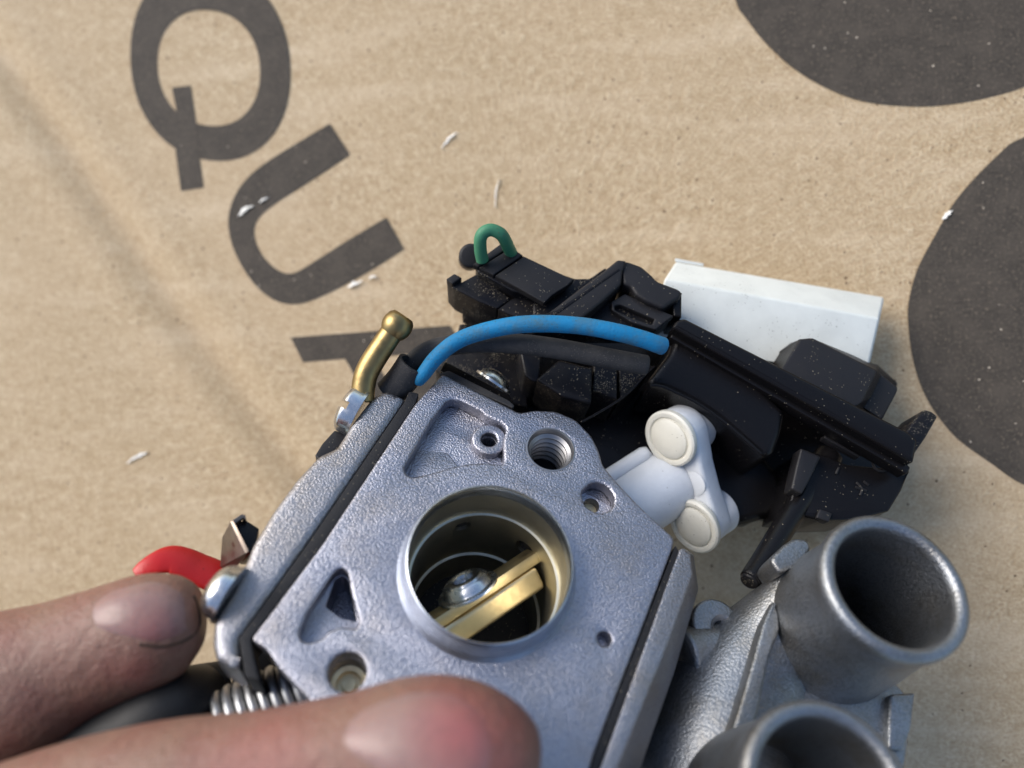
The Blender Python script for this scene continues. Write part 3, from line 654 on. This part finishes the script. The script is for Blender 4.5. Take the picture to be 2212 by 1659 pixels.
# bulbous runner left of the rib: swept blob
def blob(pts, rad, mat, name, parent, flat=1.0, up=None, seg=32, fr=FC): return link(name, tube([fr.at(*p) for p in pts], rad, seg, True, 6, flat=flat, up=up), mat, parent, 60)
blob([(1750, 1235, 11.4), (1715, 1292, 11.5), (1662, 1382, 11.6), (1605, 1480, 11.55), (1565, 1600, 11.3), (1540, 1720, 11.0)], [0.34, 0.46, 0.74, 1.0, 1.2, 1.25], M['manifold'], 'runner', mani)
blob([(1480, 1412, 11.4), (1520, 1402, 11.5), (1580, 1395, 11.6)], [0.38, 0.36, 0.34], M['manifold'], 'runner_boss', mani)
blob([(1800, 1500, 11.7), (1760, 1600, 11.4), (1700, 1700, 11.1)], [0.55, 0.6, 0.6], M['manifold'], 'web', mani)
# lug with its threaded hole
lg = FC.on(1548, 1345, -0.85)
link('bolt_lug', slab(circle(lg, 0.37, 44), [circle(lg + Vector((0.11, -0.02, 0)), 0.14, 24)], -0.85, 0.6, 0.05, 3), M['manifold'], mani, 40)
tp = [(0.19, 0.01), (0.145, -0.02)]
for i in range(6): tp += [(0.145, -0.03 - i * 0.07), (0.12, -0.06 - i * 0.07)]
tp += [(0.12, -0.5), (0.0, -0.5), (0.0, -0.52), (0.19, -0.52)]
link('threaded_hole', lathe(tp, 32, Vector((lg.x + 0.11, lg.y - 0.02, -0.845)), closed=True), M['thread'], mani, 30)
plate('side_tab', FC, z6([(990, 400), (1010, 360), (1075, 300), (1130, 272), (1195, 285), (1215, 330), (1160, 420), (1040, 470)]), 0.0, 0.6, M['manifold'], mani, 0.07, 0.06, res=3)

# ------------------------------------------------------------------ black plastic housing
hous = thing('plastic_housing', FH, 'glossy black plastic housing with rail, clips and peg behind the carburettor', 'housing')
BK, BC, BM_ = M['black'], M['black_clean'], M['black_matte']
def hp(name, pts, d, th, mat=None, r=0.05, bev=0.03, holes=(), sm=False, res=2): return plate(name, FH, pts, d, th, mat or BK, hous, r, bev, holes, sm, res)
# recessed back wall
slot = [p.to_2d() for p in L2(FH, z3([(1335, 1295), (1575, 1400), (1545, 1485), (1300, 1350)]), -1.8)]
hp('back_wall', [(1000, 800), (1130, 700), (1460, 700), (1960, 965), (1962, 1000), (1943, 1054), (1916, 1105), (1850, 1140), (1771, 1134), (1744, 1132), (1669, 1124), (1644, 1118), (1612, 1134), (1588, 1131), (1400, 1120), (1250, 1060), (1010, 900)], -1.8, 0.25, BC, holes=[roundp(slot, 0.04)])
# rail along the upper right with its lit edge
hp('rail', [(1462, 690), (1480, 686), (1965, 932), (1985, 950), (1975, 1000), (1960, 992), (1452, 706)], 0.12, 0.55, BC, 0.05, 0.07, res=4)
hp('rail_lip', [(1456, 712), (1470, 716), (1958, 1000), (1968, 1010), (1960, 1024), (1944, 1014), (1448, 728)], -0.12, 0.3, BC, 0.03, 0.03)
hp('hook', z3([(1825, 1345), (1900, 1235), (1965, 1170), (2015, 1180), (2062, 1218), (1975, 1370), (1885, 1500), (1850, 1440)]), 0.10, 0.7, BK, 0.04, 0.04)
# raised trapezoid box behind the rail
A = [FH.on(x, y, 0.10) for x, y in z3([(1110, 690), (1195, 685), (1630, 905), (1500, 1100), (1440, 1130), (1000, 900)])]
B = [FH.on(x, y, -1.5) for x, y in z3([(870, 800), (1120, 610), (1660, 800), (1800, 930), (1650, 1180), (1300, 1200), (880, 960)])]
A = [FH.on(x, y, 0.0) for x, y in z3([(1110, 684), (1198, 684), (1560, 868), (1500, 1060), (1440, 1120), (960, 910)])]
B = [FH.on(x, y, -1.2) for x, y in z3([(1075, 560), (1230, 500), (1700, 740), (1720, 930), (1640, 1060), (900, 830)])]
link('cover_box', frustum([FH.on(x, y, -0.05) for x, y in z3([(1105, 680), (1198, 676), (1645, 905), (1530, 1130), (1440, 1180), (960, 905)])],
                          [FH.on(x, y, -1.25) for x, y in z3([(880, 820), (1000, 720), (1640, 860), (1790, 990), (1690, 1190), (1500, 1220), (870, 880)])], 0.05, 3), BM_, hous, 50)
link('cover_box_end', frustum([FH.on(x, y, -0.35) for x, y in z3([(1640, 905), (1782, 1020), (1775, 1050), (1672, 1245), (1540, 1160), (1530, 1130)])],
                          [FH.on(x, y, -1.3) for x, y in z3([(1640, 940), (1770, 1040), (1765, 1070), (1660, 1260), (1540, 1180), (1500, 1130)])], 0.04, 3), BM_, hous, 50)
# bulging glossy panel
bul = z3([(250, 640), (420, 735), (620, 860), (820, 1000), (1010, 1180), (985, 1330), (930, 1480), (868, 1500), (700, 1350), (560, 1225), (420, 1130), (300, 1065), (190, 1015), (75, 1000), (60, 960), (200, 780)])
hp('glossy_panel', bul, -0.22, 1.5, BC, 0.08, 0.13, res=6)
hp('lower_bulge', z4([(560, 30), (1040, 290), (1580, 640), (1750, 840), (1800, 1050), (1700, 1200), (1400, 1290), (1000, 1280), (900, 900), (600, 300)]), -1.45, 0.4, BC, 0.15, 0.16, res=6)
# face plate at the right with rectangular windows and raised marks
fpts = z3([(1240, 1330), (1900, 1560), (1850, 1800), (1780, 2010), (1560, 2050), (1250, 2000), (1040, 1900), (1120, 1440)])
hp('marked_plate', [(1790, 985), (1828, 1003), (1966, 1016), (1948, 1060), (1921, 1104), (1850, 1122), (1772, 1124), (1735, 1115), (1700, 1110), (1735, 970)], -0.55, 1.2, BC, 0.02, 0.04)
hp('fin', z3([(1112, 1435), (1255, 1495), (1180, 1650), (1120, 1760), (1045, 1720), (1080, 1560)]), -0.36, 0.35, BM_, 0.04, 0.04)
hp('slot_lip', z3([(1280, 1345), (1530, 1478), (1520, 1502), (1275, 1368)]), -0.46, 0.2, BM_, 0.01, 0.015)
def mark(pts, r=0.022, closed=False):
    q = [FH.on(x, y, -0.545) for x, y in pts]
    return tube(q + ([q[0]] if closed else []), r, 6, True, 3)
cc = z3([(1670 + 62 * math.cos(t), 1535 + 62 * math.sin(t)) for t in [math.radians(a_) for a_ in range(-40, 290, 22)]])
link('raised_mark', mark(cc), BM_, hous).__setitem__('label', 'raised open ring moulded on the black plate')
link('raised_mark', join([mark([(1848, 1052), (1872, 1060)]), mark([(1850, 1042), (1862, 1056), (1858, 1070)]), mark([(1866, 1040), (1876, 1048)])]), BM_, hous).__setitem__('label', 'raised cross shaped marks moulded on the black plate')
link('raised_mark', mark([(1812, 1010), (1806, 1024)]), BM_, hous)
hp('small_window', z6([(1260, 115), (1330, 140), (1310, 190), (1240, 165)]), -0.5, 0.2, BM_, 0.02, 0.02)
link('peg', tube([FH.at(1790, 985, 13.1), FH.at(1752, 1045, 12.8), FH.at(1700, 1128, 12.4), FH.at(1648, 1212, 12.0), FH.at(1621, 1252, 11.8)], [0.24, 0.22, 0.19, 0.18, 0.17], 24, True, 4), BC, hous, 50)
link('peg_tip', tube([FH.at(1621, 1252, 11.8), FH.at(1618, 1257, 11.77)], [0.15, 0.14], 24, True, 1), BK, hous, 50)
# thin moulded edge curving across the dark recess
link('moulded_edge', tube([FH.on(x, y, -0.5) for x, y in z2([(1030, 1425), (1130, 1370), (1280, 1280), (1400, 1180), (1480, 1095), (1540, 1040)])], 0.022, 8, True, 5), BC, hous, 50)
link('moulded_edge', tube([FH.on(x, y, -0.16) for x, y in z3([(70, 1005), (150, 1012), (260, 1060), (400, 1130), (560, 1240), (700, 1355), (840, 1480)])], 0.03, 8, True, 5), BC, hous, 50)
# floor ribs under the wires
hp('rib', z2([(880, 990), (1080, 1045), (1110, 1040), (1105, 1290), (1060, 1290), (900, 1250), (720, 1130)]), -0.42, 1.4, BK, 0.05, 0.05)
hp('rib', z2([(1120, 1000), (1280, 1060), (1280, 1270), (1110, 1200)]), -0.55, 1.2, BK, 0.03, 0.03)
hp('rib', z2([(600, 900), (760, 920), (740, 1150), (690, 1140), (640, 1100)]), -0.55, 1.2, BK, 0.04, 0.04)
hp('rib', z2([(1290, 1060), (1530, 1030), (1480, 1110), (1300, 1260)]), -0.62, 1.2, BK, 0.03, 0.03)

hp('side_wall', [(992, 700), (1130, 690), (1140, 880), (1010, 850), (940, 800), (985, 742)], -1.45, 0.5, BK, 0.03, 0.03)
hp('clip_bridge', z2([(880, 395), (990, 432), (1090, 430), (1200, 355), (1230, 420), (1050, 560), (840, 710), (700, 720), (700, 600)]), -0.18, 0.8, BK, 0.03, 0.03)
# clip assembly, upper left of the housing
hp('clip_base', z2([(100, 440), (155, 398), (205, 425), (200, 460), (310, 400), (545, 570), (450, 640), (330, 595), (150, 500)]), -0.22, 0.85, BK, 0.02, 0.02)
hp('clip_base', z2([(550, 572), (640, 540), (860, 640), (780, 720), (640, 730), (455, 645)]), -0.235, 0.8, BK, 0.02, 0.02)
hp('corner_post', z2([(97, 435), (155, 397), (205, 425), (140, 470)]), -0.12, 0.2, BM_, 0.02, 0.02)
hp('clip_foot', z2([(205, 560), (420, 600), (430, 680), (330, 690), (210, 640)]), -0.8, 0.6, BK, 0.02, 0.02)
hp('clip_body', z2([(300, 350), (500, 215), (960, 430), (770, 560), (560, 520), (320, 390)]), -0.02, 0.5, BK, 0.02, 0.02)
hp('latch_tab', z2([(282, 335), (480, 186), (535, 205), (505, 235), (318, 350)]), 0.10, 0.16, BM_, 0.015, 0.018)
hp('latch_tab', z2([(325, 357), (513, 240), (543, 212), (628, 270), (440, 395), (425, 408)]), 0.095, 0.15, BM_, 0.012, 0.018)
hp('latch_tab', z2([(437, 412), (560, 330), (637, 278), (980, 440), (935, 480), (830, 545), (775, 600), (600, 500)]), 0.10, 0.16, BM_, 0.015, 0.018)
hp('cross_beam', z2([(740, 712), (860, 625), (1000, 515), (1160, 400), (1240, 335), (1285, 298), (1345, 305), (1335, 345), (1320, 380), (1310, 470), (1180, 590), (1030, 712)]), 0.16, 0.6, BM_, 0.04, 0.05, res=3)
hp('beam_groove', z2([(800, 690), (1290, 360), (1300, 372), (830, 700)]), 0.172, 0.05, BK, 0.01, 0.008)
hp('arch', z2([(1270, 300), (1360, 312), (1450, 345), (1520, 405), (1560, 448), (1700, 500), (1728, 520), (1722, 560), (1640, 610), (1600, 640), (1480, 590), (1410, 545), (1375, 490), (1320, 470), (1310, 380)]), 0.10, 0.9, BM_, 0.05, 0.06, res=4)
hp('arch_wall', z2([(1655, 580), (1728, 525), (1726, 700), (1672, 690)]), -0.05, 0.8, BC, 0.02, 0.03)
hp('switch_plate', z2([(1240, 590), (1335, 537), (1672, 690), (1545, 785), (1380, 735), (1245, 650)]), -0.02, 0.16, BM_, 0.02, 0.02, holes=[roundp([p.to_2d() for p in L2(FH, z2([(1262, 618), (1300, 612), (1540, 715), (1520, 752), (1380, 705), (1265, 650)]), -0.02)], 0.02)])
hp('switch_floor', z2([(1180, 600), (1360, 560), (1660, 700), (1520, 800), (1200, 800), (980, 740)]), -0.14, 0.5, BK, 0.03, 0.03)
hp('clip_skirt', z2([(850, 640), (1250, 560), (1250, 800), (700, 800), (650, 730)]), -0.32, 0.5, BK, 0.03, 0.03)
link('cable_collar', tube([FH.on(*z2([(262, 300)])[0], -0.9), FH.on(*z2([(270, 275)])[0], -0.15)], 0.21, 24, True, 1), BM_, hous, 50)

# ------------------------------------------------------------------ wires and sleeve
def wire(name, fr, pts, rad, mat, label, cat='wire', wob=0.006, sub=7):
    me = tube([fr.at(*p) for p in pts], rad, 20, True, sub, wob)
    o = link(name, me, mat, None, 60); return tag(o, fr, label, cat)
wire('blue_wire', FH, [(903, 822, 12.2), (915, 808, 12.1), (945, 770, 12.05), (995, 733, 12.0), (1073, 709, 11.95), (1152, 699.5, 11.9), (1246, 703, 11.9), (1324, 716, 11.9), (1386, 732, 11.95), (1418, 743, 12.0), (1432, 748, 12.05)], [0.105, 0.116, 0.124, 0.130, 0.134, 0.136, 0.134, 0.137, 0.135, 0.138, 0.14], M['blue'], 'dusty blue insulated wire arching over the black housing')
wire('black_cable', FH, [(885, 792, 12.5), (915, 765, 12.45), (960, 748, 12.42), (1052, 740, 12.35), (1130, 744, 12.3), (1214, 755, 12.3), (1308, 773, 12.3), (1395, 789, 12.4)], [0.17, 0.17, 0.165, 0.165, 0.165, 0.165, 0.165, 0.165], M['rubber'], 'dusty charcoal cable lying just under the blue wire', 'cable')
wire('green_wire', FH, [(1042, 562, 12.9), (1038, 540, 12.75), (1038, 515, 12.6), (1047, 501, 12.55), (1063, 497, 12.55), (1082, 506, 12.6), (1092, 521, 12.75), (1099, 536, 12.95), (1108, 554, 13.2)], 0.106, M['green'], 'green insulated wire looped over the top left clip')
sl_me = tube([FC.at(840, 850, 12.35), FC.at(866, 824, 12.3), FC.at(893, 786, 12.2)], [0.25, 0.255, 0.26], 32, False, 4)
bm = bmesh.new(); bm.from_mesh(sl_me)
geo = bmesh.ops.solidify(bm, geom=bm.faces[:], thickness=0.05); bm.to_mesh(sl_me); bm.free()
slv = link('rubber_sleeve', sl_me, M['rubber'], None, 60); tag(slv, FC, 'short grey rubber sleeve gathering the wires beside the brass elbow', 'sleeve')
# ------------------------------------------------------------------ white box
FB = Frame(cs(1670, 680, 13.7), (0.98, -0.175, 0.0), (0.02, 0.05, 1.0))
wbox = thing('white_connector', FB, 'white translucent plastic box standing behind the black housing', 'plastic box')
front = z3([(165, 262), (1655, 540), (1570, 905), (1500, 1200), (200, 900), (120, 640)])
Af = [FB.on(x, y, 0) for x, y in z3([(168, 268), (1655, 540), (1560, 960), (60, 700)])]
Bf = [FB.on(x, y, -0.75) for x, y in z3([(245, 150), (1690, 392), (1590, 850), (100, 560)])]
link('box_shell', frustum(Af, Bf, 0.05, 3), M['box'], wbox, 35)
link('box_lid', frustum([FB.on(x, y, -0.72) for x, y in z3([(240, 128), (438, 165), (440, 182), (243, 152)])], [FB.on(x, y, -0.9) for x, y in z3([(245, 126), (440, 162), (440, 180), (245, 150)])], 0.012, 1), M['box'], wbox, 35)
link('box_seam', frustum([FB.on(x, y, -0.42) for x, y in z3([(1500, 440), (1655, 462), (1645, 525), (1510, 500)])], [FB.on(x, y, -0.62) for x, y in z3([(1500, 430), (1655, 455), (1645, 515), (1510, 490)])], 0.02, 1), M['box'], wbox, 35)

# ------------------------------------------------------------------ the hand
HF = Frame(cs(300, 1600, 9.5), (1, 0, 0), (0, 0, 1))
def hl(x, y, z): return HF.at(x, y, z)
def limb(pts, rad, flat, up, seg=28): return tube([hl(*p) for p in pts], rad, seg, True, 6, flat=flat, up=up)
# thumb-side finger nearest the viewer, resting on the face; and the finger behind pressing on the side
fb_pts = [(-900, 2380, 9.2), (-620, 2170, 9.0), (-300, 1960, 8.7), (60, 1815, 8.5), (330, 1738, 8.4), (560, 1700, 8.35), (760, 1672, 8.3), (900, 1655, 8.3), (1000, 1658, 8.3), (1085, 1670, 8.33), (1135, 1682, 8.35)]
fb_rad = [1.05, 0.98, 0.92, 0.90, 0.86, 0.80, 0.84, 0.94, 0.92, 0.76, 0.55]
fa_pts = [(-1000, 2100, 10.2), (-640, 1820, 10.1), (-330, 1650, 10.0), (-90, 1530, 9.95), (60, 1475, 9.95), (165, 1424, 10.0), (262, 1385, 10.0), (335, 1356, 10.0), (388, 1338, 10.02), (426, 1330, 10.05)]
fa_rad = [1.0, 0.98, 0.98, 1.02, 1.0, 0.84, 0.78, 0.74, 0.62, 0.44]
def finger_parts(pts, rad): return limb(pts, rad, 0.92, (0, 0, 1))
palm = tube([hl(-700, 2250, 11.6), hl(-1000, 2350, 11.2), hl(-1400, 2600, 11.0), hl(-1700, 2900, 11.0)], [1.6, 2.2, 2.4, 2.0], 28, True, 5, flat=0.75, up=(0, 0, 1))
rest = [limb([(-1000, 2300, 11.8), (-700, 2060, 12.6), (-480, 1900, 13.2), (-420, 1860, 14.2), (-520, 1950, 14.7)], [0.95, 0.88, 0.82, 0.75, 0.5], 0.95, (0, 0, 1)),
        limb([(-1050, 2500, 12.0), (-780, 2350, 12.9), (-560, 2200, 13.5), (-520, 2150, 14.4), (-640, 2240, 14.8)], [0.92, 0.84, 0.78, 0.70, 0.48], 0.95, (0, 0, 1)),
        limb([(-1150, 2700, 12.0), (-900, 2620, 12.9), (-700, 2500, 13.5), (-680, 2440, 14.2), (-780, 2520, 14.6)], [0.82, 0.74, 0.66, 0.58, 0.42], 0.95, (0, 0, 1)),
        limb([(-1700, 2900, 11.0), (-2200, 3300, 11.0), (-2700, 3700, 11.0)], [2.0, 2.1, 2.3], 0.8, (0, 0, 1))]
hm = join([finger_parts(fb_pts, fb_rad), finger_parts(fa_pts, fa_rad), palm] + rest)
hand = bpy.data.objects.new('hand', hm); COL.objects.link(hand)
rm = hand.modifiers.new('r', 'REMESH'); rm.mode = 'VOXEL'; rm.voxel_size = 0.075; rm.use_smooth_shade = True
sm = hand.modifiers.new('s', 'SMOOTH'); sm.factor = 0.6; sm.iterations = 14
dg = bpy.context.evaluated_depsgraph_get(); dg.update()
hm2 = bpy.data.meshes.new_from_object(hand.evaluated_get(dg)); hand.modifiers.clear(); hand.data = hm2
hm2.materials.clear()
spots = [(tuple(hl(1000, 1590, 7.75)), 0.9, 0.55), (tuple(hl(330, 1560, 9.4)), 0.5, 0.55), (tuple(hl(560, 1650, 7.8)), 0.9, 0.3), (tuple(hl(290, 1460, 9.4)), 0.35, 0.3)]
hm2.materials.append(skin_mat('skin', (0.215, 0.121, 0.088), (0.195, 0.080, 0.062), spots))
tag(hand, HF, 'weathered hand gripping the carburettor between thumb and finger from the lower left', 'hand')
# ---- nails: curved plates seated on the fingers, then let into the flesh a little
M['nail'] = skin_mat('nail', (0.27, 0.170, 0.150), (0.24, 0.128, 0.122), [(tuple(hl(1015, 1560, 7.6)), 0.75, 0.8), (tuple(hl(330, 1375, 9.35)), 0.45, 0.4)])
M['nail'].node_tree.nodes['Principled BSDF'].inputs['Roughness'].default_value = 0.3
from mathutils.bvhtree import BVHTree
def nail(outline_px, z_guess, axis_px, lift, label):
    """outline on the finger: rays from outside straight at the finger, the plate follows the skin"""
    bvh = BVHTree.FromPolygons([v.co for v in hm2.vertices], [p.vertices for p in hm2.polygons])
    eye = HF.loc(Vector((0, 0, 0)))
    x0 = min(p[0] for p in outline_px) + 12
    ring = spline([(x, y) for x, y in outline_px], 5)
    cx = sum(p.x for p in ring) / len(ring); cy = sum(p.y for p in ring) / len(ring)
    bm = bmesh.new(); rows = []
    for k in range(1, 8):
        f = k / 7; row = []
        for p in ring:
            x, y = cx + (p.x - cx) * f, cy + (p.y - cy) * f
            d = (hl(x, y, 9) - eye).normalized(); hit = bvh.ray_cast(eye, d)
            q, nn = (hit[0], hit[1]) if hit[0] is not None else (hl(x, y, z_guess), -d)
            w_ = max(0.0, min(1.0, (x - x0) / 55.0)); lf = (lift * (1 - f ** 6) - 0.02 * f ** 8) * w_ - 0.03 * (1 - w_)
            row.append(bm.verts.new(q + nn * lf))
        rows.append(row)
    d = (hl(cx, cy, 9) - eye).normalized(); hit = bvh.ray_cast(eye, d); c = bm.verts.new(hit[0] + hit[1] * lift)
    m = len(ring)
    for i in range(m): bm.faces.new((c, rows[0][i], rows[0][(i + 1) % m]))
    for a_, b_ in zip(rows, rows[1:]):
        for i in range(m): bm.faces.new((a_[i], b_[i], b_[(i + 1) % m], a_[(i + 1) % m]))
    bmesh.ops.recalc_face_normals(bm, faces=bm.faces)
    for _ in range(3): bmesh.ops.smooth_vert(bm, verts=[v for r_ in rows[:-1] for v in r_] + [c], factor=0.5, use_axis_x=True, use_axis_y=True, use_axis_z=True)
    ext = bmesh.ops.extrude_face_region(bm, geom=bm.faces[:])
    bmesh.ops.translate(bm, verts=[v for v in ext['geom'] if isinstance(v, bmesh.types.BMVert)], vec=Vector((0, 0, -0.05)))
    bmesh.ops.recalc_face_normals(bm, faces=bm.faces)
    me = bpy.data.meshes.new('m'); bm.to_mesh(me); bm.free()
    o = link('nail', me, M['nail'], hand, 60); o['label'] = label
nail([(176, 1344), (160, 1318), (195, 1291), (246, 1268), (299, 1252), (345, 1248), (385, 1263), (412, 1285), (425, 1318), (426, 1350), (400, 1378), (350, 1392), (300, 1388), (250, 1376), (205, 1362)], 9.4, None, 0.035, 'pinkish nail of the finger beside the red lever')
nail([(700, 1590), (760, 1530), (850, 1490), (930, 1478), (1000, 1492), (1050, 1530), (1078, 1590), (1075, 1660), (1040, 1740), (950, 1760), (850, 1700), (760, 1640)], 7.6, None, 0.035, 'broad nail with a red bruise on the nearest fingertip')

def grime(px, r, label):
    bvh = BVHTree.FromPolygons([v.co for v in hm2.vertices], [p.vertices for p in hm2.polygons])
    eye = HF.loc(Vector((0, 0, 0))); pts = []
    for x, y in px:
        d = (hl(x, y, 9) - eye).normalized(); h_ = bvh.ray_cast(eye, d)
        if h_[0] is not None: pts.append(h_[0] + h_[1] * 0.004)
    o = link('nail_grime', tube(pts, r, 8, True, 4, 0.25), M['dirt'], hand, 60); o['label'] = label
grime([(418, 1288), (429, 1320), (430, 1352), (404, 1381), (352, 1396), (300, 1392)], 0.018, 'dark grime along the nail edge near the red lever')
